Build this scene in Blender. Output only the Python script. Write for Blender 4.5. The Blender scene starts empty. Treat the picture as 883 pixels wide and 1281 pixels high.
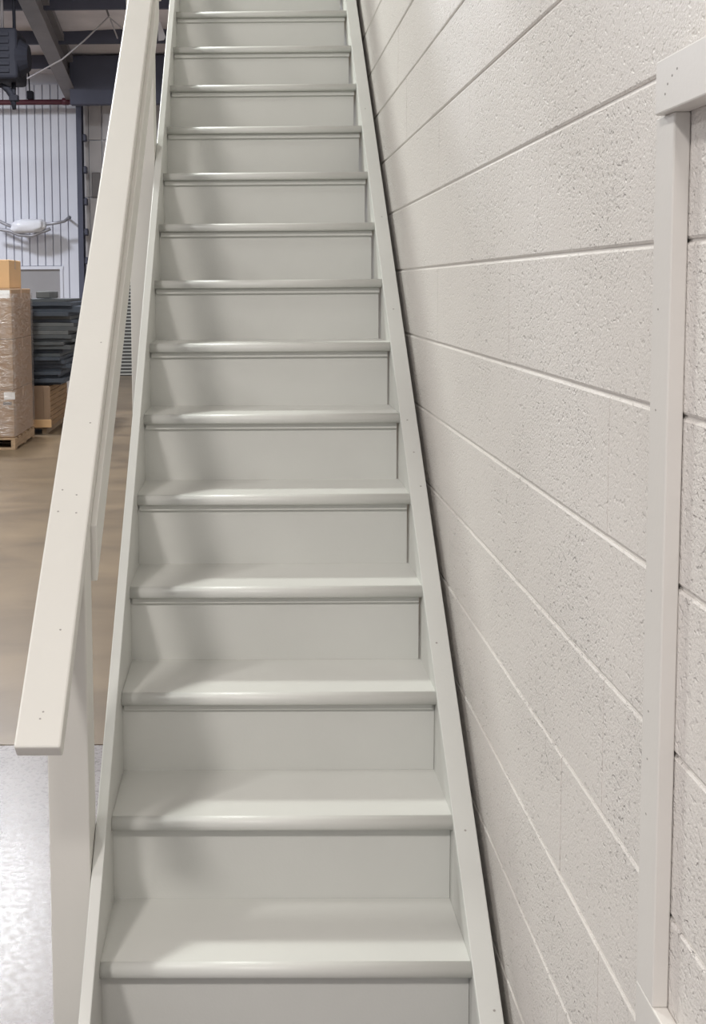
import bpy, bmesh, math, random
from mathutils import Vector, Matrix, noise

# ------------------------------------------------------------------ camera
scene = bpy.context.scene
C = scene.collection
IMW, IMH = 883.0, 1281.0
F_PX, CX, CY = 1391.83, 296.89, 474.78
PITCH, YAW, ROLL = -0.0834, 0.0101, 0.0074
EYE = Vector((0, 0, 1.5505))
cp, sp, cy_, sy_, cr, sr = math.cos(PITCH), math.sin(PITCH), math.cos(YAW), math.sin(YAW), math.cos(ROLL), math.sin(ROLL)
RX = Matrix(((1, 0, 0), (0, cp, -sp), (0, sp, cp)))
RZ = Matrix(((cy_, -sy_, 0), (sy_, cy_, 0), (0, 0, 1)))
RY = Matrix(((cr, 0, sr), (0, 1, 0), (-sr, 0, cr)))
RC = RZ @ RX @ RY                      # columns: right, forward, up
cam_data = bpy.data.cameras.new('camera')
cam = bpy.data.objects.new('camera', cam_data)
C.objects.link(cam)
right, fwd, up = RC.col[0], RC.col[1], RC.col[2]
cam.matrix_world = Matrix(((right[0], up[0], -fwd[0], EYE[0]),
                           (right[1], up[1], -fwd[1], EYE[1]),
                           (right[2], up[2], -fwd[2], EYE[2]),
                           (0, 0, 0, 1)))
cam_data.sensor_fit = 'VERTICAL'
cam_data.sensor_height = 24.0
cam_data.sensor_width = 24.0
cam_data.lens = F_PX / IMH * 24.0
cam_data.shift_x = (IMW / 2 - CX) / IMH
cam_data.shift_y = (CY - IMH / 2) / IMH
cam_data.clip_end = 200
scene.camera = cam

def at(px, py, Y):
    """point on the vertical plane y=Y seen at photo pixel (px, py)"""
    d = RC @ Vector(((px - CX) / F_PX, 1.0, -(py - CY) / F_PX))
    return EYE + d * (Y / d[1])

# ------------------------------------------------------------------ world, lamps, exposure
world = bpy.data.worlds.new('warehouse_air')
scene.world = world
world.use_nodes = True
bg = world.node_tree.nodes['Background']
bg.inputs[0].default_value = (0.92, 0.95, 1.0, 1)
bg.inputs[1].default_value = 0.42

n_bay = 0
def high_bay(loc, power, color, size=0.45):
    l = bpy.data.lights.new('high_bay_lamp_offscreen', 'AREA')
    l.shape = 'DISK'; l.size = size; l.energy = power; l.color = color
    global n_bay
    n_bay += 1
    o = bpy.data.objects.new('high_bay_lamp_%s_offscreen' % 'abcdefgh'[n_bay - 1], l)
    o.location = loc
    C.objects.link(o)
    return o
high_bay((-2.5, 6.4, 5.9), 300, (0.96, 1.0, 0.95), 0.7)
high_bay((-2.8, 11.9, 5.5), 320, (0.95, 0.97, 1.0), 0.6)
high_bay((-3.0, -3.2, 6.2), 330, (1.0, 0.942, 0.908), 0.9)
high_bay((-0.6, -3.2, 6.2), 130, (1.0, 0.942, 0.908), 0.9)
high_bay((-7.5, 2.0, 6.2), 300, (1.0, 0.98, 0.95), 0.9)
high_bay((-6.0, 15.5, 5.2), 320, (0.88, 0.92, 1.0), 0.9)
scene.view_settings.view_transform = 'Standard'
scene.view_settings.look = 'None'
scene.view_settings.gamma = 1.0
scene.view_settings.use_curve_mapping = False
scene.view_settings.exposure = 0.06

# ------------------------------------------------------------------ materials
def new_mat(name):
    m = bpy.data.materials.new(name)
    m.use_nodes = True
    nt = m.node_tree
    return m, nt, nt.nodes['Principled BSDF']

def node(nt, t, **kw):
    n = nt.nodes.new(t)
    for k, v in kw.items():
        setattr(n, k, v)
    return n

def paint(name, col, rough=0.45, bump=0.15, bscale=260.0, var=0.04, spec=0.5, vscale=3.0, metallic=0.0, stretch=None):
    """paint / plain surface: slight colour drift and fine relief"""
    m, nt, b = new_mat(name)
    geo = node(nt, 'ShaderNodeNewGeometry')
    src = geo.outputs['Position']
    if stretch:
        mp = node(nt, 'ShaderNodeMapping')
        mp.inputs['Scale'].default_value = stretch
        nt.links.new(src, mp.inputs[0]); src = mp.outputs[0]
    n1 = node(nt, 'ShaderNodeTexNoise'); n1.inputs['Scale'].default_value = vscale; n1.inputs['Detail'].default_value = 4
    nt.links.new(src, n1.inputs['Vector'])
    cr_ = node(nt, 'ShaderNodeMapRange')
    cr_.inputs['From Min'].default_value = 0.3; cr_.inputs['From Max'].default_value = 0.7
    cr_.inputs['To Min'].default_value = 1 - var; cr_.inputs['To Max'].default_value = 1 + var
    nt.links.new(n1.outputs['Fac'], cr_.inputs['Value'])
    mul = node(nt, 'ShaderNodeVectorMath', operation='SCALE')
    mul.inputs[0].default_value = col
    nt.links.new(cr_.outputs[0], mul.inputs['Scale'])
    nt.links.new(mul.outputs[0], b.inputs['Base Color'])
    n2 = node(nt, 'ShaderNodeTexNoise'); n2.inputs['Scale'].default_value = bscale; n2.inputs['Detail'].default_value = 2
    nt.links.new(src, n2.inputs['Vector'])
    bp = node(nt, 'ShaderNodeBump'); bp.inputs['Strength'].default_value = bump; bp.inputs['Distance'].default_value = 0.002
    nt.links.new(n2.outputs['Fac'], bp.inputs['Height'])
    nt.links.new(bp.outputs[0], b.inputs['Normal'])
    b.inputs['Roughness'].default_value = rough
    b.inputs['Metallic'].default_value = metallic
    b.inputs['Specular IOR Level'].default_value = spec
    return m

def block_mat():
    """painted concrete block: pitted, bumpy, smoother in patches"""
    m, nt, b = new_mat('painted_block')
    geo = node(nt, 'ShaderNodeNewGeometry')
    n1 = node(nt, 'ShaderNodeTexNoise'); n1.inputs['Scale'].default_value = 230; n1.inputs['Detail'].default_value = 3; n1.inputs['Roughness'].default_value = 0.6
    n2 = node(nt, 'ShaderNodeTexVoronoi'); n2.inputs['Scale'].default_value = 120
    n3 = node(nt, 'ShaderNodeTexNoise'); n3.inputs['Scale'].default_value = 5.0; n3.inputs['Detail'].default_value = 2
    n4 = node(nt, 'ShaderNodeTexNoise'); n4.inputs['Scale'].default_value = 85; n4.inputs['Detail'].default_value = 2
    for n in (n1, n2, n3, n4):
        nt.links.new(geo.outputs['Position'], n.inputs['Vector'])
    # pits: only where the mid noise is low
    pit = node(nt, 'ShaderNodeMapRange'); pit.inputs['From Min'].default_value = 0.30; pit.inputs['From Max'].default_value = 0.42
    nt.links.new(n4.outputs['Fac'], pit.inputs['Value'])
    pm = node(nt, 'ShaderNodeMath', operation='MULTIPLY'); pm.inputs[1].default_value = 0.9
    nt.links.new(pit.outputs[0], pm.inputs[0])
    ad = node(nt, 'ShaderNodeMath', operation='ADD')
    nt.links.new(n1.outputs['Fac'], ad.inputs[0]); nt.links.new(pm.outputs[0], ad.inputs[1])
    patch = node(nt, 'ShaderNodeMapRange'); patch.inputs['From Min'].default_value = 0.42; patch.inputs['From Max'].default_value = 0.62
    patch.inputs['To Min'].default_value = 0.5; patch.inputs['To Max'].default_value = 1.0
    nt.links.new(n3.outputs['Fac'], patch.inputs['Value'])
    bp = node(nt, 'ShaderNodeBump'); bp.inputs['Distance'].default_value = 0.0034
    nt.links.new(patch.outputs[0], bp.inputs['Strength'])
    nt.links.new(ad.outputs[0], bp.inputs['Height'])
    nt.links.new(bp.outputs[0], b.inputs['Normal'])
    mix = node(nt, 'ShaderNodeMix', data_type='RGBA')
    mix.inputs['A'].default_value = (0.695, 0.662, 0.622, 1)
    mix.inputs['B'].default_value = (0.77, 0.735, 0.694, 1)
    nt.links.new(n3.outputs['Fac'], mix.inputs['Factor'])
    nt.links.new(mix.outputs['Result'], b.inputs['Base Color'])
    b.inputs['Roughness'].default_value = 0.42
    b.inputs['Specular IOR Level'].default_value = 0.5
    return m

def floor_mat(name, c1, c2, rough, speck=0.0):
    m, nt, b = new_mat(name)
    geo = node(nt, 'ShaderNodeNewGeometry')
    mp = node(nt, 'ShaderNodeMapping'); mp.inputs['Scale'].default_value = (0.6, 1.0, 1.0)
    nt.links.new(geo.outputs['Position'], mp.inputs[0])
    n1 = node(nt, 'ShaderNodeTexNoise'); n1.inputs['Scale'].default_value = 2.2; n1.inputs['Detail'].default_value = 6; n1.inputs['Distortion'].default_value = 0.8
    nt.links.new(mp.outputs[0], n1.inputs['Vector'])
    rmp = node(nt, 'ShaderNodeMapRange'); rmp.inputs['From Min'].default_value = 0.33; rmp.inputs['From Max'].default_value = 0.68
    nt.links.new(n1.outputs['Fac'], rmp.inputs['Value'])
    mix = node(nt, 'ShaderNodeMix', data_type='RGBA'); mix.inputs['A'].default_value = (*c1, 1); mix.inputs['B'].default_value = (*c2, 1)
    nt.links.new(rmp.outputs[0], mix.inputs['Factor'])
    last = mix.outputs['Result']
    n2 = node(nt, 'ShaderNodeTexNoise'); n2.inputs['Scale'].default_value = 60; n2.inputs['Detail'].default_value = 5; n2.inputs['Roughness'].default_value = 0.7
    nt.links.new(geo.outputs['Position'], n2.inputs['Vector'])
    if speck:
        sm = node(nt, 'ShaderNodeMapRange'); sm.inputs['From Min'].default_value = 0.56; sm.inputs['From Max'].default_value = 0.64
        sm.inputs['To Max'].default_value = speck
        nt.links.new(n2.outputs['Fac'], sm.inputs['Value'])
        mx2 = node(nt, 'ShaderNodeMix', data_type='RGBA'); mx2.inputs['B'].default_value = (0.13, 0.115, 0.11, 1)
        nt.links.new(last, mx2.inputs['A']); nt.links.new(sm.outputs[0], mx2.inputs['Factor'])
        last = mx2.outputs['Result']
        rr = node(nt, 'ShaderNodeMapRange'); rr.inputs['From Min'].default_value = 0.45; rr.inputs['From Max'].default_value = 0.65
        rr.inputs['To Min'].default_value = rough; rr.inputs['To Max'].default_value = rough + 0.10
        nt.links.new(n2.outputs['Fac'], rr.inputs['Value']); nt.links.new(rr.outputs[0], b.inputs['Roughness'])
    else:
        b.inputs['Roughness'].default_value = rough
    nt.links.new(last, b.inputs['Base Color'])
    bp = node(nt, 'ShaderNodeBump'); bp.inputs['Strength'].default_value = 0.02; bp.inputs['Distance'].default_value = 0.002
    nt.links.new(n2.outputs['Fac'], bp.inputs['Height']); nt.links.new(bp.outputs[0], b.inputs['Normal'])
    return m

def film_mat():
    m, nt, b = new_mat('stretch_film')
    nt.nodes.remove(b)
    out = [n for n in nt.nodes if n.type == 'OUTPUT_MATERIAL'][0]
    tr = node(nt, 'ShaderNodeBsdfTransparent'); tr.inputs[0].default_value = (0.95, 0.94, 0.94, 1)
    gl = node(nt, 'ShaderNodeBsdfGlossy'); gl.inputs['Roughness'].default_value = 0.22; gl.inputs[0].default_value = (0.9, 0.88, 0.88, 1)
    df = node(nt, 'ShaderNodeBsdfDiffuse'); df.inputs[0].default_value = (0.62, 0.57, 0.55, 1)
    geo = node(nt, 'ShaderNodeNewGeometry')
    mp = node(nt, 'ShaderNodeMapping'); mp.inputs['Scale'].default_value = (2, 2, 9); mp.inputs['Rotation'].default_value = (0.5, 0.3, 0)
    n = node(nt, 'ShaderNodeTexNoise'); n.inputs['Scale'].default_value = 3; n.inputs['Detail'].default_value = 5; n.inputs['Distortion'].default_value = 1.5
    nt.links.new(geo.outputs['Position'], mp.inputs[0]); nt.links.new(mp.outputs[0], n.inputs['Vector'])
    bp = node(nt, 'ShaderNodeBump'); bp.inputs['Strength'].default_value = 0.8; bp.inputs['Distance'].default_value = 0.03
    nt.links.new(n.outputs['Fac'], bp.inputs['Height'])
    nt.links.new(bp.outputs[0], gl.inputs['Normal'])
    m1 = node(nt, 'ShaderNodeMixShader'); m1.inputs[0].default_value = 0.45
    nt.links.new(gl.outputs[0], m1.inputs[1]); nt.links.new(df.outputs[0], m1.inputs[2])
    rr = node(nt, 'ShaderNodeMapRange'); rr.inputs['From Min'].default_value = 0.35; rr.inputs['From Max'].default_value = 0.7
    rr.inputs['To Min'].default_value = 0.10; rr.inputs['To Max'].default_value = 0.42
    nt.links.new(n.outputs['Fac'], rr.inputs['Value'])
    m2 = node(nt, 'ShaderNodeMixShader')
    nt.links.new(rr.outputs[0], m2.inputs[0]); nt.links.new(tr.outputs[0], m2.inputs[1]); nt.links.new(m1.outputs[0], m2.inputs[2])
    nt.links.new(m2.outputs[0], out.inputs['Surface'])
    return m

M = {}
M['stair'] = paint('stair_paint', (0.60, 0.605, 0.57), 0.41, 0.10, 180, 0.03)
M['rail'] = paint('rail_paint', (0.675, 0.662, 0.613), 0.42, 0.12, 120, 0.02)
M['trim'] = paint('trim_paint', (0.69, 0.667, 0.63), 0.4, 0.08, 150, 0.02)
M['block'] = block_mat()
M['mortar'] = paint('mortar_paint', (0.70, 0.67, 0.635), 0.45, 0.3, 150, 0.03)
M['dent'] = paint('filled_screw_hole', (0.33, 0.31, 0.29), 0.6, 0.1, 100, 0.1)
M['floor_near'] = floor_mat('concrete_near', (0.235, 0.215, 0.22), (0.30, 0.275, 0.282), 0.27, 0.3)
M['floor_far'] = floor_mat('concrete_far', (0.14, 0.105, 0.073), (0.23, 0.172, 0.115), 0.33)
M['joint'] = paint('joint_filler', (0.06, 0.055, 0.05), 0.8)
M['panel'] = paint('white_metal_panel', (0.74, 0.755, 0.83), 0.4, 0.02, 20, 0.02)
M['groove'] = paint('panel_groove', (0.74, 0.755, 0.83), 0.5, 0.02)
M['greywall'] = paint('pale_grey_wall', (0.56, 0.54, 0.55), 0.7, 0.2, 30, 0.06)
M['dark_steel'] = paint('dark_blue_steel', (0.07, 0.075, 0.112), 0.6, 0.05, 40, 0.1)
M['grey_steel'] = paint('grey_steel', (0.20, 0.185, 0.19), 0.5, 0.05, 40, 0.12)
M['black_metal'] = paint('black_metal', (0.018, 0.019, 0.027), 0.7, 0.05, 40, 0.1, spec=0.2)
M['red_pipe'] = paint('red_pipe_paint', (0.10, 0.024, 0.038), 0.45, 0.03, 40, 0.08)
M['insul'] = paint('insulation_facing', (0.74, 0.70, 0.72), 0.6, 0.5, 12, 0.12, vscale=2)
M['cable'] = paint('cable_sheath', (0.42, 0.40, 0.42), 0.5)
M['door_grey'] = paint('grey_door_paint', (0.34, 0.33, 0.34), 0.5, 0.05, 20, 0.05)
M['slat'] = paint('dark_shutter_slat', (0.075, 0.075, 0.07), 0.5, 0.05)
M['slat_edge'] = paint('pale_shutter_edge', (0.62, 0.62, 0.58), 0.5, 0.05)
M['carton'] = paint('brown_carton', (0.36, 0.235, 0.145), 0.75, 0.06, 60, 0.05)
M['carton_light'] = paint('tan_carton', (0.62, 0.40, 0.215), 0.75, 0.06, 60, 0.04)
M['tape'] = paint('packing_tape', (0.46, 0.29, 0.16), 0.3, 0.02)
M['label'] = paint('paper_label', (0.85, 0.85, 0.86), 0.6, 0.02, 50, 0.01)
M['ink'] = paint('label_ink', (0.12, 0.11, 0.11), 0.6, 0.02)
M['wood'] = paint('pallet_wood', (0.36, 0.25, 0.16), 0.8, 0.3, 40, 0.18, vscale=6, stretch=(6, 1, 6))
M['dark_wood'] = paint('old_pallet_wood', (0.27, 0.195, 0.13), 0.85, 0.3, 40, 0.18)
M['crate'] = paint('crate_board', (0.27, 0.165, 0.085), 0.75, 0.4, 30, 0.22, vscale=5, stretch=(1, 1, 9))
M['crate_front'] = paint('crate_front_board', (0.27, 0.18, 0.12), 0.6, 0.2, 30, 0.15)
M['mat_a'] = paint('grey_rubber', (0.085, 0.092, 0.10), 0.8, 0.5, 60, 0.12)
M['mat_b'] = paint('blue_grey_rubber', (0.055, 0.066, 0.088), 0.75, 0.5, 60, 0.12)
M['mat_c'] = paint('worn_grey_rubber', (0.13, 0.135, 0.14), 0.85, 0.5, 60, 0.15)
M['wrap'] = paint('white_plastic_wrap', (0.82, 0.83, 0.88), 0.25, 0.8, 16, 0.05)
M['galv'] = paint('galvanised_pipe', (0.42, 0.42, 0.46), 0.4, 0.05, 40, 0.1, metallic=0.4)
M['film'] = film_mat()

# ------------------------------------------------------------------ geometry helpers
def link(name, me, mat, parent=None):
    o = bpy.data.objects.new(name, me)
    C.objects.link(o)
    if mat is not None and len(me.materials) == 0:
        me.materials.append(mat)
    if parent is not None:
        o.parent = parent
    return o

def bm_box(bm, lo, hi):
    lo = Vector(lo); hi = Vector(hi)
    r = bmesh.ops.create_cube(bm, size=1.0)
    for v in r['verts']:
        v.co = Vector([(lo[i] + hi[i]) / 2 + v.co[i] * (hi[i] - lo[i]) for i in range(3)])
    return r['verts']

def finish(bm, name, smooth=False):
    bmesh.ops.recalc_face_normals(bm, faces=bm.faces)
    me = bpy.data.meshes.new(name)
    bm.to_mesh(me); bm.free()
    if smooth:
        for p in me.polygons:
            p.use_smooth = True
    return me

def box_mesh(name, lo, hi, bevel=0.0, seg=1):
    bm = bmesh.new()
    bm_box(bm, lo, hi)
    if bevel:
        bmesh.ops.bevel(bm, geom=list(bm.edges), offset=bevel, segments=seg, affect='EDGES', profile=0.5)
    return finish(bm, name)

def box(name, lo, hi, mat, parent=None, bevel=0.0, seg=1):
    return link(name, box_mesh(name, lo, hi, bevel, seg), mat, parent)

def prism_x(name, poly, x0, x1, mat, parent=None, bevel=0.0, seg=1, kx=None):
    """polygon in the YZ plane extruded along X; kx=(slope, y_ref) lets X drift with Y"""
    bm = bmesh.new()
    a = [bm.verts.new((x0, y, z)) for y, z in poly]
    b = [bm.verts.new((x1, y, z)) for y, z in poly]
    bm.faces.new(a); bm.faces.new(list(reversed(b)))
    n = len(poly)
    for i in range(n):
        bm.faces.new((a[i], b[i], b[(i + 1) % n], a[(i + 1) % n]))
    if kx:
        for v in bm.verts:
            v.co.x += kx[0] * (v.co.y - kx[1])
    if bevel:
        bmesh.ops.bevel(bm, geom=list(bm.edges), offset=bevel, segments=seg, affect='EDGES', profile=0.5)
    return link(name, finish(bm, name), mat, parent)

def tube(name, pts, rad, mat, parent=None, seg=10, caps=True):
    pts = [Vector(p) for p in pts]
    rads = rad if isinstance(rad, (list, tuple)) else [rad] * len(pts)
    bm = bmesh.new()
    rings = []
    for i, p in enumerate(pts):
        t = (pts[min(i + 1, len(pts) - 1)] - pts[max(i - 1, 0)]).normalized()
        ref = Vector((0, 0, 1)) if abs(t.z) < 0.9 else Vector((1, 0, 0))
        u = t.cross(ref).normalized(); w = t.cross(u)
        rings.append([bm.verts.new(p + (u * math.cos(2 * math.pi * k / seg) + w * math.sin(2 * math.pi * k / seg)) * rads[i]) for k in range(seg)])
    for i in range(len(rings) - 1):
        for k in range(seg):
            bm.faces.new((rings[i][k], rings[i][(k + 1) % seg], rings[i + 1][(k + 1) % seg], rings[i + 1][k]))
    if caps:
        bm.faces.new(rings[0]); bm.faces.new(list(reversed(rings[-1])))
    return link(name, finish(bm, name, True), mat, parent)

def tag(o, label, cat=None, group=None):
    o['label'] = label
    if cat: o['category'] = cat
    if group: o['group'] = group
    return o

def struct(o, label=None, cat=None):
    o['kind'] = 'structure'
    if label: o['label'] = label
    if cat: o['category'] = cat
    return o

def empty(name, loc=(0, 0, 0)):
    o = bpy.data.objects.new(name, None)
    o.location = loc
    C.objects.link(o)
    return o

rng = random.Random(7)

# ------------------------------------------------------------------ floor
JY = 3.665
fl = struct(box('floor', (-16, -7, -0.2), (0.6, 20.2, -0.012), M['joint']), 'concrete warehouse floor of two slabs with a dark joint', 'floor')
box('floor_slab', (-16, -7, -0.012), (0.6, JY - 0.004, 0.0), M['floor_near'], fl)['label'] = 'grey speckled concrete slab'
box('floor_slab', (-16, JY + 0.004, -0.012), (0.6, 20.2, 0.0), M['floor_far'], fl)['label'] = 'brown polished concrete slab'

# ------------------------------------------------------------------ block wall on the right
WX = 0.5055
CO, LEN = 0.2032, 0.4064
Z0 = 1.8025 - 9 * CO            # a joint level near the floor
wall = struct(box('wall_right', (WX + 0.004, -3.0, 0.0), (WX + 0.22, 19.48, 6.6), M['mortar']), 'painted concrete block wall beside the stairs', 'wall')

def block_mesh(name, L, z0, z1):
    """one block: face to -X, chamfered face edges, pillow depth 5 mm"""
    bm = bmesh.new()
    gy, gz = 0.00015, 0.0022
    c = 0.0034
    ys = (-L / 2 + gy, L / 2 - gy); zs = (z0 + gz, z1 - gz)
    back = [bm.verts.new((0.03, y, z)) for y, z in ((ys[0], zs[0]), (ys[1], zs[0]), (ys[1], zs[1]), (ys[0], zs[1]))]
    mid = [bm.verts.new((0.0022, v.co.y, v.co.z)) for v in back]
    cy = 0.0002
    front = [bm.verts.new((0.0, v.co.y + (cy if v.co.y < 0 else -cy), v.co.z + (c if i < 2 else -c))) for i, v in enumerate(back)]
    for a, b in ((back, mid), (mid, front)):
        for i in range(4):
            bm.faces.new((a[i], a[(i + 1) % 4], b[(i + 1) % 4], b[i]))
    bm.faces.new(front)
    return finish(bm, name)
blk = block_mesh('concrete_block', LEN, 0.0, CO)
blk.materials.append(M['block'])
rest = bmesh.new()
VJ0 = 2.165                     # a vertical joint in the course whose lower edge is joint k=2
for row in range(0, 33):
    z = Z0 + row * CO
    k = 9 - row                 # index of joint at the block's lower edge (photo numbering)
    if z < -0.15: continue
    off = VJ0 + (0.2032 if (k % 2) else 0.0)
    n0 = math.floor((-3.0 - off) / LEN) + 1
    y = off + n0 * LEN
    while y + LEN < 19.48:
        yc = y + LEN / 2
        top_vis = 1.55 + 0.262 * yc + 0.35
        if 0.75 < yc < 6.6 and z < top_vis and z > 0.894 * (yc - 3.2) and z + CO > 0.0:
            o = bpy.data.objects.new('concrete_block', blk)
            C.objects.link(o)
            o.location = (WX + rng.uniform(-0.0005, 0.0005), yc, z)
            o.parent = wall
        else:
            zz0, zz1 = max(z + 0.0032, 0.001), z + CO - 0.0032
            if zz1 > zz0 and zz1 < 6.6:
                bm_box(rest, (WX, y + 0.0002, zz0), (WX + 0.02, y + LEN - 0.0002, zz1))
        y += LEN
o = link('block_courses', finish(rest, 'block_courses'), M['block'], wall)
o['kind'] = 'stuff'

# wooden frame on the wall
fr = empty('wall_frame', (WX, 1.3, 0.67))
tag(fr, 'painted flat wood frame boards nailed on the block wall', 'frame')
def child_at(o, parent):
    o.parent = parent
    o.matrix_parent_inverse = Matrix.Translation(-Vector(parent.location))
    return o
child_at(box('upright', (WX - 0.020, 1.290, 0.672), (WX - 0.0005, 1.346, 1.745), M['trim'], bevel=0.002, seg=2), fr)
child_at(box('header_board', (WX - 0.030, 0.25, 1.745), (WX - 0.0005, 1.323, 1.8065), M['trim'], bevel=0.002, seg=2), fr)
child_at(box('bottom_board', (WX - 0.020, 0.25, 0.612), (WX - 0.0005, 1.346, 0.672), M['trim'], bevel=0.002, seg=2), fr)
child_at(box('upright', (WX - 0.020, 0.25, 0.672), (WX - 0.0005, 0.306, 1.745), M['trim'], bevel=0.002, seg=2), fr)

# ------------------------------------------------------------------ staircase
H, R_, Y1, ZB = 0.1965, 0.2197, 2.1177, 0.1684      # rise, run, first nose, first nose underside
S = H / R_
XL, XR = -0.3066, 0.4384
NT = 16
st = empty('staircase', (0, Y1, 0))
tag(st, 'steep pale grey painted wooden staircase with handrail against block wall', 'staircase')
def part(o):
    return child_at(o, st)

def tread_mesh():
    """tread with half-round nose; origin at nose front, top at z=0"""
    t, L = 0.0281, R_ + 0.028
    prof = []
    r, r2 = 0.017, 0.007
    for k in range(7):
        a = math.pi / 2 + math.pi / 2 * k / 6
        prof.append((r + r * math.cos(a), -r + r * math.sin(a)))
    for k in range(1, 5):
        a = math.pi + math.pi / 2 * k / 4
        prof.append((r2 + r2 * math.cos(a), -t + r2 + r2 * math.sin(a)))
    prof.append((L, -t)); prof.append((L, 0.0))
    bm = bmesh.new()
    a = [bm.verts.new((XL, y, z)) for y, z in prof]; b = [bm.verts.new((XR, y, z)) for y, z in prof]
    bm.faces.new(a); bm.faces.new(list(reversed(b)))
    n = len(prof)
    for i in range(n):
        f = bm.faces.new((a[i], b[i], b[(i + 1) % n], a[(i + 1) % n]))
        f.smooth = i < 10
    me = finish(bm, 'tread')
    return me
tm = tread_mesh(); tm.materials.append(M['stair'])
OV = 0.028
rm_tight = box_mesh('riser', (XL, OV, 0.0), (XR - 0.0008, OV + 0.018, H - 0.0283), 0.0)
rm_gap = box_mesh('riser', (XL, OV, 0.0), (XR - 0.0055, OV + 0.018, H - 0.0283), 0.0)
rm_wide = box_mesh('riser', (XL, OV, 0.0), (XR - 0.0085, OV + 0.018, H - 0.0283), 0.0)
sm = box_mesh('nosing_strip', (XL + 0.004, OV - 0.009, -0.0283 - 0.0165), (XR - 0.006, OV - 0.0004, -0.0287), 0.0008)
for me in (rm_tight, rm_gap, rm_wide, sm): me.materials.append(M['stair'])
for i in range(NT):
    o = link('tread', tm, None); o.location = (rng.uniform(-0.0005, 0.0005), Y1 + i * R_, H * (i + 1)); part(o)
    o = link('riser', (rm_wide if i >= 7 else rm_gap) if i >= 3 else rm_tight, None); o.location = (0, Y1 + i * R_, H * i + 0.0002); part(o)
    if i >= 2:
        o = link('nosing_strip', sm, None); o.location = (0, Y1 + i * R_, H * (i + 1)); part(o)
YT = Y1 + NT * R_ + 0.02
def zline(y, off): return ZB + S * (y - Y1) + off
def stringer(x0, x1, off, yfront, depth):
    dz = depth / math.cos(math.atan(S))
    # down the top line, plumb at the front, along the floor, up the lower line, plumb at the top
    yb = Y1 + (dz - off - ZB) / S
    poly = [(YT, zline(YT, off)), (yfront, zline(yfront, off)), (yfront, 0.001), (yb, 0.001), (YT, zline(YT, off) - dz)]
    return part(prism_x('stringer', poly, x0, x1, M['stair'], bevel=0.0022, seg=2))
stringer(-0.330, XL, 0.112, 1.86, 0.30)
rs = stringer(XR, 0.486, 0.026, 1.95, 0.28)

# handrail, its support rail and posts
RXR, RXL = -0.3316, -0.4146
KX = (0.006, 2.2)
def rail_top(y): return 1.741 + 0.89 * (y - 3.0)
c42, s42 = math.cos(math.atan(0.89)), math.sin(math.atan(0.89))
def slanted(name, y0, y1, d0, d1, x0, x1, mat, plumb=False, bevel=0.003):
    """board parallel to the rail between perpendicular depths d0 and d1 below its top line"""
    p = []
    for (y, d) in ((y0, d0), (y1, d0), (y1, d1), (y0, d1)):
        if plumb:
            p.append((y, rail_top(y) - d / c42))
        else:
            p.append((y + d * s42, rail_top(y) - d * c42))
    return part(prism_x(name, p, x0, x1, mat, bevel=bevel, seg=2, kx=KX))
YTOP = Y1 + NT * R_ + 0.1
hr = slanted('handrail', 1.885, YTOP, 0.0, 0.036, RXL, RXR, M['rail'], bevel=0.004)
hr['label'] = 'long sloping flat handrail board'
slanted('rail_support', 2.285, 4.035, 0.0364, 0.125, RXR - 0.026, RXR + 0.012, M['rail'], plumb=True, bevel=0.002)
slanted('rail_support', 4.135, YTOP - 0.15, 0.0364, 0.125, RXR - 0.026, RXR + 0.012, M['rail'], plumb=True, bevel=0.002)
def post(y0, y1, x0, x1):
    zt = lambda y: rail_top(y) - 0.0366 / c42
    return part(prism_x('handrail_post', [(y0, 0.001), (y1, 0.001), (y1, zt(y1)), (y0, zt(y0))], x0, x1, M['rail'], bevel=0.003, seg=2))
post(2.19, 2.279, -0.4145, -0.3312)
post(4.04, 4.129, -0.4255, -0.3312)

# small filled screw holes and dents
disc_cache = {}
def dent(P, normal, r, parent, off):
    key = round(r, 4)
    if key not in disc_cache:
        bm = bmesh.new()
        bmesh.ops.create_cone(bm, cap_ends=True, segments=9, radius1=1.0, radius2=0.7, depth=0.25)
        me = finish(bm, 'screw_hole'); me.materials.append(M['dent']); disc_cache[key] = me
    o = bpy.data.objects.new('screw_hole', disc_cache[key]); C.objects.link(o)
    o.location = P
    o.scale = (r, r * 0.8, r)
    o.rotation_euler = Vector(normal).to_track_quat('Z', 'Y').to_euler()
    child_at(o, parent)
slope_n = Vector((0, -s42, c42))
for y, x in ((2.32, .462), (2.06, .470), (2.66, .455), (3.02, .470), (3.11, .464), (3.2, .458), (3.55, .462), (3.9, .466), (4.4, .46)):
    dent((x, y, zline(y, 0.026) + 0.0001), Vector((0, -S, 1)), 0.0032, st, 0)
for y, x in ((2.31, -.393), (2.30, -.362), (2.268, -.396), (2.265, -.358), (2.64, -.350), (2.45, -.352), (1.935, -.372), (1.925, -.376), (2.06, -.36)):
    dent((x, y, rail_top(y) + 0.0001), slope_n, 0.0025, st, 0)
for z in (1.52, 1.18, 1.03, 0.97, 1.40, 0.90):
    dent((WX - 0.0201, 1.325, z), (-1, 0, 0), 0.0022, fr, 0)
for y, z in ((1.285, 1.775), (1.272, 1.782), (1.258, 1.787), (1.292, 1.765)):
    dent((WX - 0.0301, y, z), (-1, 0, 0), 0.0022, fr, 0)

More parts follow.
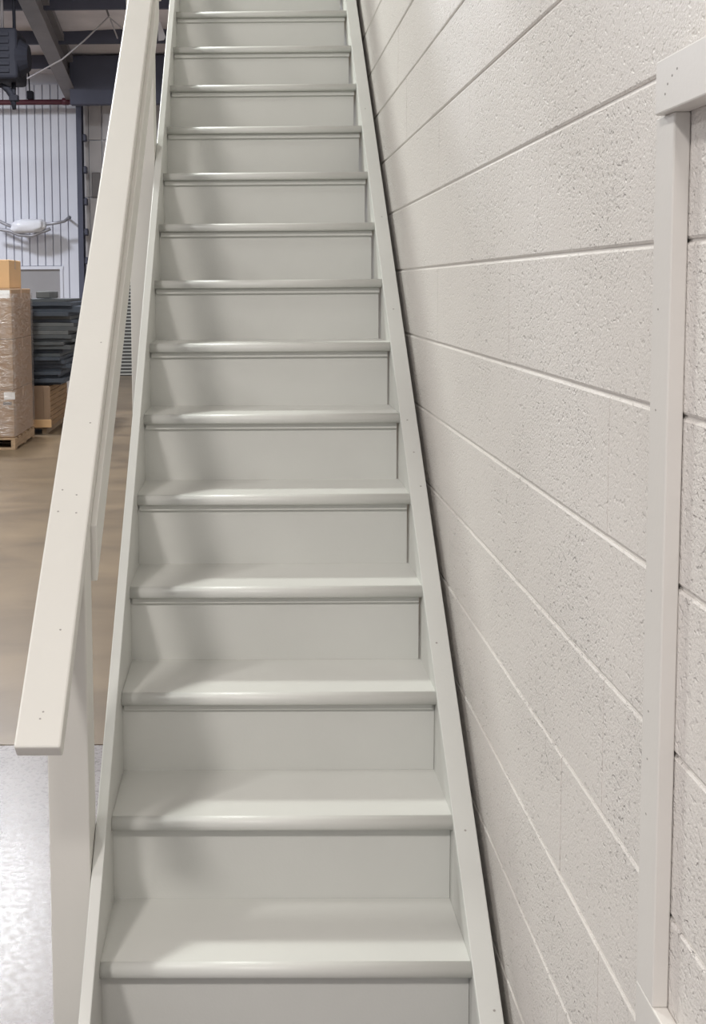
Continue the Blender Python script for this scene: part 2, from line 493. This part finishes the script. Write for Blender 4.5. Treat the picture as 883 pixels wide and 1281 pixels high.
# ------------------------------------------------------------------ back wall of the warehouse
YB = 19.5
wb = struct(box('wall_back', (-16, YB + 0.05, 0), (0.6, YB + 0.25, 5.6), M['groove']), 'white ribbed metal back wall of the warehouse', 'wall')
xe = at(98, 200, YB).x
pit = 0.1365
xg = at(85, 250, YB).x
edges = [xe, xg] + [xg - pit * k for k in range(1, 34)]
dl, dr, dtop = at(29, 360, YB).x - 0.55, at(75.5, 360, YB).x, at(50, 337, YB).z
for i in range(len(edges) - 1):
    a, b = edges[i + 1], edges[i]
    g = 0.0075
    lo = 0.0
    if a < dr + 0.02 and b > dl - 0.08:
        lo = dtop + 0.06
    box('wall_panel', (a + g, YB, lo), (b - g, YB + 0.051, 5.05), M['panel'], wb, bevel=0.006)
box('wall_panel', (-16, YB, 0), (edges[-1] - 0.01, YB + 0.051, 5.05), M['panel'], wb)
# pale wall right of the column: stacked wide panels
xs = at(103, 250, YB).x
for z0, z1 in ((0.0, 1.0), (1.02, 2.05), (2.07, 3.1), (3.12, 4.08), (4.10, 5.3)):
    box('wall_panel', (xs, YB + 0.0, z0), (at(111, 200, YB).x, YB + 0.051, z1), M['greywall'], wb)
    box('wall_panel', (at(112, 200, YB).x, YB + 0.0, z0), (at(128, 250, YB).x, YB + 0.051, z1), M['greywall'], wb)
    box('wall_panel', (at(128, 250, YB).x + 0.02, YB + 0.0, max(z0, 3.12)), (0.55, YB + 0.051, z1), M['greywall'], wb) if z0 > 3 else None
box('wall_panel', (at(205, 400, YB).x, YB, 0), (0.55, YB + 0.051, 3.1), M['greywall'], wb)
a, b = at(115, 216, YB - 0.03), at(126, 247, YB - 0.03)
tag(box('junction_box', (a.x, YB - 0.06, b.z), (b.x, YB - 0.001, a.z), M['grey_steel'], bevel=0.01), 'dark grey box mounted on the pale wall beside the column', 'box')
# shutter door behind the handrail gap
d2 = struct(box('door_2', (at(129, 400, YB).x, YB + 0.01, 0), (at(204, 400, YB).x, YB + 0.048, 3.1), M['slat']), 'dark slatted shutter door', 'door')
x0, x1 = at(130, 400, YB).x, at(203, 400, YB).x
z = 0.02
n = 0
while z < 3.05:
    box('slat', (x0, YB - 0.015, z + 0.022), (x1, YB + 0.012, z + 0.058), M['slat'], d2)
    box('slat_edge', (x0, YB - 0.008, z), (x1, YB + 0.012, z + (0.03 if n in (0, 11) else 0.018)), M['slat_edge'], d2)
    z += 0.0605; n += 1
# grey door in the ribbed wall
d1 = struct(box('door_1', (dl, YB + 0.02, 0.0), (dr, YB + 0.049, dtop), M['door_grey']), 'plain grey door in the white ribbed wall', 'door')
box('door_frame', (dl - 0.05, YB - 0.02, dtop), (dr + 0.06, YB + 0.03, dtop + 0.055), M['panel'], d1)
box('door_frame', (dr, YB - 0.02, 0), (dr + 0.05, YB + 0.03, dtop), M['panel'], d1)
box('door_frame', (dl - 0.05, YB - 0.02, 0), (dl, YB + 0.03, dtop), M['panel'], d1)

# steel column
cxm = at(101, 250, 19.2).x
col = empty('steel_column', (cxm, 19.25, 0))
tag(col, 'dark steel column standing at the end of the ribbed wall', 'column')
ctop = 4.72
child_at(box('web', (cxm - 0.012, 19.14, 0), (cxm + 0.012, 19.36, ctop), M['dark_steel']), col)
child_at(box('flange', (cxm - 0.045, 19.12, 0), (cxm + 0.045, 19.14, ctop), M['dark_steel']), col)
child_at(box('flange', (cxm - 0.045, 19.36, 0), (cxm + 0.045, 19.38, ctop), M['dark_steel']), col)
for py in (172, 212, 252, 290, 326):
    p = at(106, py, 19.15)
    child_at(box('girt_clip', (cxm + 0.04, 19.15, p.z - 0.06), (cxm + 0.115, 19.3, p.z + 0.06), M['dark_steel'], bevel=0.015), col)

# ------------------------------------------------------------------ roof
def roof_z(y): return 5.25 + 0.11 * (19.2 - y)
bm = bmesh.new()
NX, NY = 84, 120
grid = []
for j in range(NY + 1):
    y = -7 + (19.55 + 7) * j / NY
    row = []
    for i in range(NX + 1):
        x = -16 + 16.6 * i / NX
        sag = 0.05 * noise.noise(Vector((x * 0.9, y * 1.6, 3.0))) + 0.03 * noise.noise(Vector((x * 3.1, y * 3.0, 1.0)))
        row.append(bm.verts.new((x, y, roof_z(y) + sag)))
    grid.append(row)
for j in range(NY):
    for i in range(NX):
        bm.faces.new((grid[j][i], grid[j][i + 1], grid[j + 1][i + 1], grid[j + 1][i]))
me = finish(bm, 'ceiling', True)
ce = struct(link('ceiling', me, M['insul']), 'sagging pale insulation facing under the metal roof', 'ceiling')
for yy in (18.55, 17.35, 15.9, 14.45, 13.0, 11.5, 10.0, 8.5):
    zt = roof_z(yy) + 0.02
    o = box('purlin', (-15.5, yy - 0.045, zt - 0.21), (0.45, yy + 0.045, zt), M['dark_steel'], ce, bevel=0.006)
# deep dark eave beam right of the rafter
xb0 = at(88, 100, 18.4).x
o = tag(box('eave_beam', (xb0, 18.32, at(110, 131, 18.35).z), (0.4, 18.48, roof_z(18.4) - 0.05), M['dark_steel'], bevel=0.01), 'deep dark blue steel beam across the roof right of the rafter', 'beam')
# tapered rafter
ra = empty('roof_rafter', (0, 0, 0))
tag(ra, 'long sloping grey steel rafter rising from the dark column', 'beam')
A0 = at(92, 128, 19.1); B0 = at(33, 0, 14.5)
dirv = (B0 - A0) / (14.5 - 19.1)
def rp(y): return A0 + dirv * (y - 19.1)
def rafter_piece(name, w, zlo, zhi, mat, dx=0.0, yend=9.0):
    bm = bmesh.new()
    vs = []
    for y in (19.1, yend):
        p = rp(y)
        hi = zhi(y) if callable(zhi) else p.z + zhi
        for (sx, zz) in ((-w / 2, p.z + zlo), (w / 2, p.z + zlo), (w / 2, hi), (-w / 2, hi)):
            vs.append(bm.verts.new((p.x + dx + sx, y, zz)))
    bm.faces.new(vs[:4]); bm.faces.new(list(reversed(vs[4:])))
    for i in range(4):
        bm.faces.new((vs[i], vs[(i + 1) % 4], vs[4 + (i + 1) % 4], vs[4 + i]))
    return link(name, finish(bm, name), mat, ra)
rafter_piece('bottom_flange', 0.22, 0.0, 0.02, M['grey_steel'])
rafter_piece('web', 0.02, 0.02, lambda y: roof_z(y) - 0.08, M['grey_steel'])
rafter_piece('top_flange', 0.2, 0.42, lambda y: max(roof_z(y) - 0.06, rp(y).z + 0.44), M['grey_steel'])

# red sprinkler main
yp = 19.0
z = at(40, 127, yp).z
pp = empty('sprinkler_pipe', (-6, yp, z))
tag(pp, 'dark red sprinkler pipe running across the top of the ribbed wall', 'pipe')
child_at(tube('pipe', [(-9, yp, z), (-0.4, yp, z - 0.02)], 0.045, M['red_pipe'], seg=14), pp)
p = at(78, 121, yp)
child_at(tube('coupling', [(p.x, yp, z - 0.005), (p.x + 0.1, yp, z - 0.005)], 0.06, M['red_pipe'], seg=14), pp)
hx = at(38, 118, yp).x
child_at(box('pipe_hanger', (hx - 0.05, yp - 0.06, z + 0.03), (hx + 0.05, yp + 0.06, z + 0.17), M['black_metal'], bevel=0.01), pp)
child_at(tube('hanger_rod', [(hx - 0.01, yp, z + 0.15), (hx - 0.03, yp, roof_z(yp) + 0.05)], 0.012, M['black_metal'], seg=6), pp)

# unit heater hanging at the left
yh = 14.6
he = empty('unit_heater', tuple(at(15, 100, yh)))
tag(he, 'black suspended unit heater hanging from the roof on two rods', 'heater')
a, b = at(-55, 41, yh), at(28, 104, yh)
child_at(box('casing', (a.x, yh - 0.3, b.z), (b.x, yh + 0.35, a.z), M['black_metal'], bevel=0.05, seg=3), he)
c = at(28, 74, yh)
bm = bmesh.new()
bmesh.ops.create_cone(bm, cap_ends=True, segments=20, radius1=0.26, radius2=0.16, depth=0.14)
o = link('fan_guard', finish(bm, 'fan_guard'), M['black_metal'])
o.location = (c.x + 0.03, yh - 0.05, c.z); o.rotation_euler = (0, math.pi / 2, 0)
child_at(o, he)
for k in range(6):
    zz = b.z + 0.08 + k * 0.09
    child_at(box('louver', (a.x + 0.08, yh - 0.315, zz), (b.x - 0.1, yh - 0.3, zz + 0.05), M['black_metal'], bevel=0.004), he)
for px in (3, 18):
    p = at(px, 42, yh)
    child_at(tube('hanger_rod', [(p.x, yh, p.z - 0.02), (p.x, yh, roof_z(yh) + 0.05)], 0.022, M['black_metal'] if px > 10 else M['grey_steel'], seg=8), he)
pts = [at(-12, 107, yh - 0.1), at(2, 107, yh - 0.1), at(10, 112, yh - 0.1), at(16, 121, yh - 0.1), at(18, 137, yh - 0.1)]
child_at(tube('gas_pipe', pts, [0.03, 0.03, 0.045, 0.045, 0.025], M['black_metal'], seg=8), he)
child_at(tube('gas_pipe', [at(17, 104, yh), at(17, 118, yh - 0.1)], 0.03, M['black_metal'], seg=8), he)
child_at(box('gas_valve', tuple(at(14, 125, yh - 0.1) - Vector((0.02, 0.05, 0.02))), tuple(at(23, 119, yh - 0.1) + Vector((0, 0.05, 0.0))), M['black_metal'], bevel=0.01), he)

# cable slung under the roof
yc_ = 16.2
tag(tube('slung_cable', [at(26, 103, yc_), at(60, 84, yc_), at(78, 74, yc_), at(105, 51, yc_), at(136, 21, yc_), at(150, 33, yc_), at(162, 44, yc_)], 0.012, M['cable'], seg=6), 'thin pale cable slung in a v below the roof beams', 'cable')
tag(tube('cable_drop', [at(129, -8, yc_), at(132, 8, yc_), at(136, 20, yc_ - 0.03)], 0.016, M['grey_steel'], seg=6), 'short dark cable dropping from the roof to the slung cable', 'cable')
tag(tube('brace_rod', [at(138, 24, yc_ + 0.05), at(147, 48, yc_ + 0.3)], 0.012, M['cable'], seg=6), 'thin rod hanging down from the peak of the slung cable', 'rod')

# white tapered flap under the roof behind the stair side
yw = 17.0
bm = bmesh.new()
P3 = [at(197, 16, yw), at(207, 46, yw), at(205, 50, yw), at(198, 51, yw)]
f0 = [bm.verts.new(p) for p in P3]; f1 = [bm.verts.new(p + Vector((0.0, 0.02, 0))) for p in P3]
bm.faces.new(f0); bm.faces.new(list(reversed(f1)))
for i in range(4):
    bm.faces.new((f0[i], f1[i], f1[(i + 1) % 4], f0[(i + 1) % 4]))
tag(link('insulation_flap', finish(bm, 'insulation_flap'), M['wrap']), 'white tapered flap hanging under the roof beside the stairs', 'flap')

# wrapped pipe assembly on the ribbed wall
yq = 19.1
wp_ = empty('wrapped_pipe', tuple(at(35, 290, yq)))
tag(wp_, 'white plastic wrapped pipe fitting with arms on the ribbed wall', 'pipe')
bm = bmesh.new()
bmesh.ops.create_icosphere(bm, subdivisions=4, radius=1.0)
ctr = at(35.5, 283, yq)
for v in bm.verts:
    s = v.co.copy()
    n_ = 1 + 0.10 * noise.noise(s * 2.3)
    ax = math.copysign(abs(s.x) ** 0.55, s.x); az = math.copysign(abs(s.z) ** 0.75, s.z)
    v.co = Vector((ax * 0.305 * n_, s.y * 0.13 * n_, az * 0.118 * n_ + 0.02 * s.x)) + ctr
child_at(link('wrapping', finish(bm, 'wrapping', True), M['wrap']), wp_)
child_at(tube('pipe_arm', [at(54, 281, yq), at(70, 279, yq), at(80, 277, yq), at(87, 272, yq + 0.2)], [0.03, 0.025, 0.025, 0.035], M['galv'], seg=8), wp_)
child_at(tube('pipe_arm', [at(-14, 270, yq), at(-2, 276, yq), at(8, 281, yq), at(17, 284, yq)], 0.028, M['galv'], seg=8), wp_)
child_at(tube('pipe_arm', [at(-14, 284, yq), at(0, 287, yq), at(12, 289, yq), at(24, 294, yq), at(40, 295, yq), at(56, 289, yq), at(63, 286, yq)], 0.03, M['galv'], seg=8), wp_)
child_at(tube('bracket', [at(20, 283, yq), at(20, 283, YB - 0.015)], 0.02, M['galv'], seg=6), wp_)
child_at(tube('bracket', [at(86, 274, yq + 0.1), at(86, 274, YB - 0.015)], 0.02, M['galv'], seg=6), wp_)

# ------------------------------------------------------------------ pallet of wrapped cartons
PX1, PY0, PY1 = -2.245, 10.58, 11.55
PX0 = PX1 - 1.2
pa = empty('wooden_pallet', (PX1 - 0.6, (PY0 + PY1) / 2, 0))
tag(pa, 'light wooden pallet carrying the wrapped brown cartons', 'pallet')
for xx in (PX0, PX1 - 0.62, PX1 - 0.04):
    child_at(box('stringer', (xx, PY0 + 0.0, 0.018), (xx + 0.04, PY1, 0.096), M['wood']), pa)
for k in range(6):
    y = PY0 + k * (PY1 - PY0 - 0.1) / 5
    child_at(box('deck_board', (PX0, y, 0.096), (PX1, y + 0.1, 0.114), M['wood'], bevel=0.003), pa)
for k in range(3):
    y = PY0 + k * (PY1 - PY0 - 0.1) / 2
    child_at(box('bottom_board', (PX0, y, 0.0), (PX1, y + 0.1, 0.018), M['wood'], bevel=0.003), pa)
tiers = [(0.115, 0.575, 'bottom'), (0.577, 1.062, 'middle'), (1.064, 1.545, 'top')]
def carton(lo, hi, mat, label, group=None, paper=None):
    ct = empty('carton', ((lo[0] + hi[0]) / 2, (lo[1] + hi[1]) / 2, lo[2]))
    tag(ct, label, 'box', group)
    child_at(box('carton_body', lo, hi, mat, bevel=0.008, seg=2), ct)
    xm = (lo[0] + hi[0]) / 2
    ym = (lo[1] + hi[1]) / 2
    child_at(box('packing_tape', (lo[0] + 0.01, ym - 0.03, hi[2] - 0.002), (hi[0] - 0.01, ym + 0.03, hi[2] + 0.0007), M['tape']), ct)
    child_at(box('packing_tape', (hi[0] - 0.001, ym - 0.03, hi[2] - 0.09), (hi[0] + 0.001, ym + 0.03, hi[2]), M['tape']), ct)
    if paper:
        x0, x1, z0, z1 = paper
        lb = child_at(box('paper_label', (x0, lo[1] - 0.002, z0), (x1, lo[1] + 0.001, z1), M['label']), ct)
        for k in range(2):
            zz = z1 - 0.018 - k * 0.02
            o = box('print_line', (x0 + 0.012, lo[1] - 0.0028, zz), (x1 - 0.012 - 0.02 * k, lo[1] - 0.0012, zz + 0.006), M['ink'])
            o.parent = lb; o.matrix_parent_inverse = Matrix.Translation(-Vector(ct.location))
    return ct
e1 = at(11.5, 363, PY0); e2 = at(-6, 373, PY0)
g1 = at(18, 491, PY0); g2 = at(4.5, 500, PY0)
for z0, z1, nm in tiers:
    jx = 0.0
    pap = None
    if nm == 'top': pap = (e2.x, e1.x, e2.z, e1.z)
    if nm == 'bottom': pap = (g2.x, g1.x, g2.z, g1.z)
    c_ = carton((PX1 - 0.595 + jx, PY0 + 0.02, z0), (PX1 - 0.01 + jx, PY1 - 0.01, z1), M['carton'],
           {'bottom': 'brown carton with white label, lowest of the wrapped stack on the pallet',
            'middle': 'plain brown carton in the middle of the wrapped stack on the pallet',
            'top': 'brown carton with white label directly under the loose tan box'}[nm], 'wrapped cartons on the pallet', pap)
    carton((PX0 + 0.005 + jx, PY0 + 0.02, z0), (PX1 - 0.6 + jx, PY1 - 0.01, z1), M['carton'],
           'brown carton in the far column of the wrapped pallet stack', 'wrapped cartons on the pallet')
    if nm == 'bottom':
        h1 = at(14, 503, PY0); h2 = at(3.5, 507, PY0)
        lbx = child_at(box('stamp_print', (h2.x, PY0 + 0.0185, h2.z), (h1.x, PY0 + 0.021, h1.z), M['ink']), c_)
# loose box on top
tl = at(11, 323, 10.95); tr_ = at(28, 323, 11.0)
carton((tl.x - 0.62, 10.95, 1.5465), (tl.x, 11.52, 1.83), M['carton_light'], 'clean tan cardboard box loose on top of the wrapped cartons')
# film
bm = bmesh.new()
loop = [(PX0 - 0.006, PY0 - 0.0), (PX1 + 0.006, PY0 - 0.0), (PX1 + 0.006, PY1 + 0.004), (PX0 - 0.006, PY1 + 0.004)]
NSEG, NZ = 14, 30
rings = []
for k in range(NZ + 1):
    zz = 0.13 + (1.50 - 0.13) * k / NZ
    ring = []
    for s_ in range(4):
        p0, p1 = Vector(loop[s_]), Vector(loop[(s_ + 1) % 4])
        for t in range(NSEG):
            p = p0.lerp(p1, t / NSEG)
            nrm = Vector((p1.y - p0.y, p0.x - p1.x)).normalized()
            d = 0.004 + 0.006 * abs(noise.noise(Vector((p.x * 4, p.y * 4, zz * 9 + p.y * 2))))
            if t == 0: d = 0.0
            q = p + nrm * d
            ring.append(bm.verts.new((q.x, q.y, zz)))
    rings.append(ring)
nr = len(rings[0])
for k in range(NZ):
    for i in range(nr):
        bm.faces.new((rings[k][i], rings[k][(i + 1) % nr], rings[k + 1][(i + 1) % nr], rings[k + 1][i]))
tag(link('stretch_wrap', finish(bm, 'stretch_wrap', True), M['film']), 'clear crinkled stretch film wound around the pallet cartons', 'plastic wrap')

# ------------------------------------------------------------------ crate and rubber mats behind
QY0, QY1 = 11.72, 12.85
QX1 = at(61, 520, QY0).x
QX0 = QX1 - 1.1
pb = empty('low_pallet', ((QX0 + QX1) / 2, (QY0 + QY1) / 2, 0))
tag(pb, 'low weathered pallet under the brown crate', 'pallet')
for xx in (QX0 + 0.03, (QX0 + QX1) / 2, QX1 - 0.08):
    child_at(box('stringer', (xx, QY0 + 0.03, 0.0), (xx + 0.05, QY1 - 0.03, 0.055), M['dark_wood']), pb)
for k in range(6):
    y = QY0 + 0.02 + k * 0.2
    child_at(box('deck_board', (QX0 + 0.02, y, 0.055), (QX1 - 0.02, y + 0.11, 0.072), M['dark_wood']), pb)
cr8 = empty('brown_crate', ((QX0 + QX1) / 2, (QY0 + QY1) / 2, 0.072))
tag(cr8, 'open brown wooden crate holding up the pile of rubber mats', 'crate')
child_at(box('crate_body', (QX0, QY0, 0.073), (QX1, QY1, 0.515), M['crate_front']), cr8)
for k in range(8):
    z0 = 0.078 + k * 0.0545
    child_at(box('side_board', (QX1, QY0 + 0.004, z0), (QX1 + 0.016, QY1 - 0.004, z0 + 0.05), M['crate'], bevel=0.003), cr8)
child_at(box('corner_batten', (QX1 - 0.05, QY0 - 0.012, 0.08), (QX1 + 0.018, QY0 + 0.0, 0.51), M['crate_front'], bevel=0.003), cr8)
child_at(box('bottom_flap', (QX0, QY0 - 0.02, 0.074), (QX1 + 0.03, QY0 - 0.0125, 0.16), M['carton_light'], bevel=0.003), cr8)
mats = 24
zz = 0.517
MX1 = at(81, 430, QY0).x
for k in range(mats):
    th = rng.uniform(0.028, 0.044)
    bm = bmesh.new()
    nx, ny = 14, 8
    sh = rng.uniform(-0.07, 0.05); sy = rng.uniform(-0.03, 0.09)
    x0, x1 = QX0 - 0.05 + sh, MX1 + sh + 0.03 * math.sin(k * 1.3) - (0.06 if k < 5 else -0.10 if k > 11 else 0)
    y0, y1 = QY0 + 0.02 + sy, QY1 + sy - 0.05
    lay = []
    for (dz) in (0.0, th):
        g = []
        for j in range(ny + 1):
            for i in range(nx + 1):
                u, v = i / nx, j / ny
                x = x0 + (x1 - x0) * u; y = y0 + (y1 - y0) * v
                d = max(0.0, x - QX1 - 0.01) / 0.3
                w = 0.003 * (noise.noise(Vector((x * 2.5, y * 2.5, 5.0))) + 0.6)
                bend = -0.006 * d * d
                ex = 0.012 * noise.noise(Vector((x * 9, y * 9, k * 3.1)))
                g.append(bm.verts.new((x + ex, y + ex, zz + dz + w + bend)))
        lay.append(g)
    W_ = nx + 1
    for j in range(ny):
        for i in range(nx):
            a = j * W_ + i
            for g, flip in ((lay[0], True), (lay[1], False)):
                f = [g[a], g[a + 1], g[a + 1 + W_], g[a + W_]]
                bm.faces.new(list(reversed(f)) if flip else f)
    per = [i for i in range(W_)] + [j * W_ + nx for j in range(1, ny + 1)] + [ny * W_ + i for i in range(nx - 1, -1, -1)] + [j * W_ for j in range(ny - 1, 0, -1)]
    for a, b in zip(per, per[1:] + per[:1]):
        bm.faces.new((lay[0][a], lay[0][b], lay[1][b], lay[1][a]))
    m = M[('mat_a', 'mat_b', 'mat_c', 'mat_a', 'mat_b')[(k * 7 + k // 3) % 5]] if k > 6 else M['mat_b']
    lab = {'grey_rubber': 'dark grey rubber mat in the tall pile on the brown crate',
           'blue_grey_rubber': 'bluish black rubber mat in the tall pile on the brown crate',
           'worn_grey_rubber': 'worn lighter grey rubber mat in the tall pile on the brown crate'}[m.name]
    tag(link('rubber_mat', finish(bm, 'rubber_mat'), m), lab, 'mat', 'rubber mats piled on the crate')
    zz += th + 0.002
tag(box('rubber_offcut', (at(46, 372, QY0 + 0.2).x, QY0 + 0.15, zz + 0.007), (at(63, 372, QY0 + 0.2).x, QY0 + 0.7, zz + 0.085), M['mat_c'], bevel=0.01), 'small folded grey rubber piece lying on top of the mat pile', 'mat')
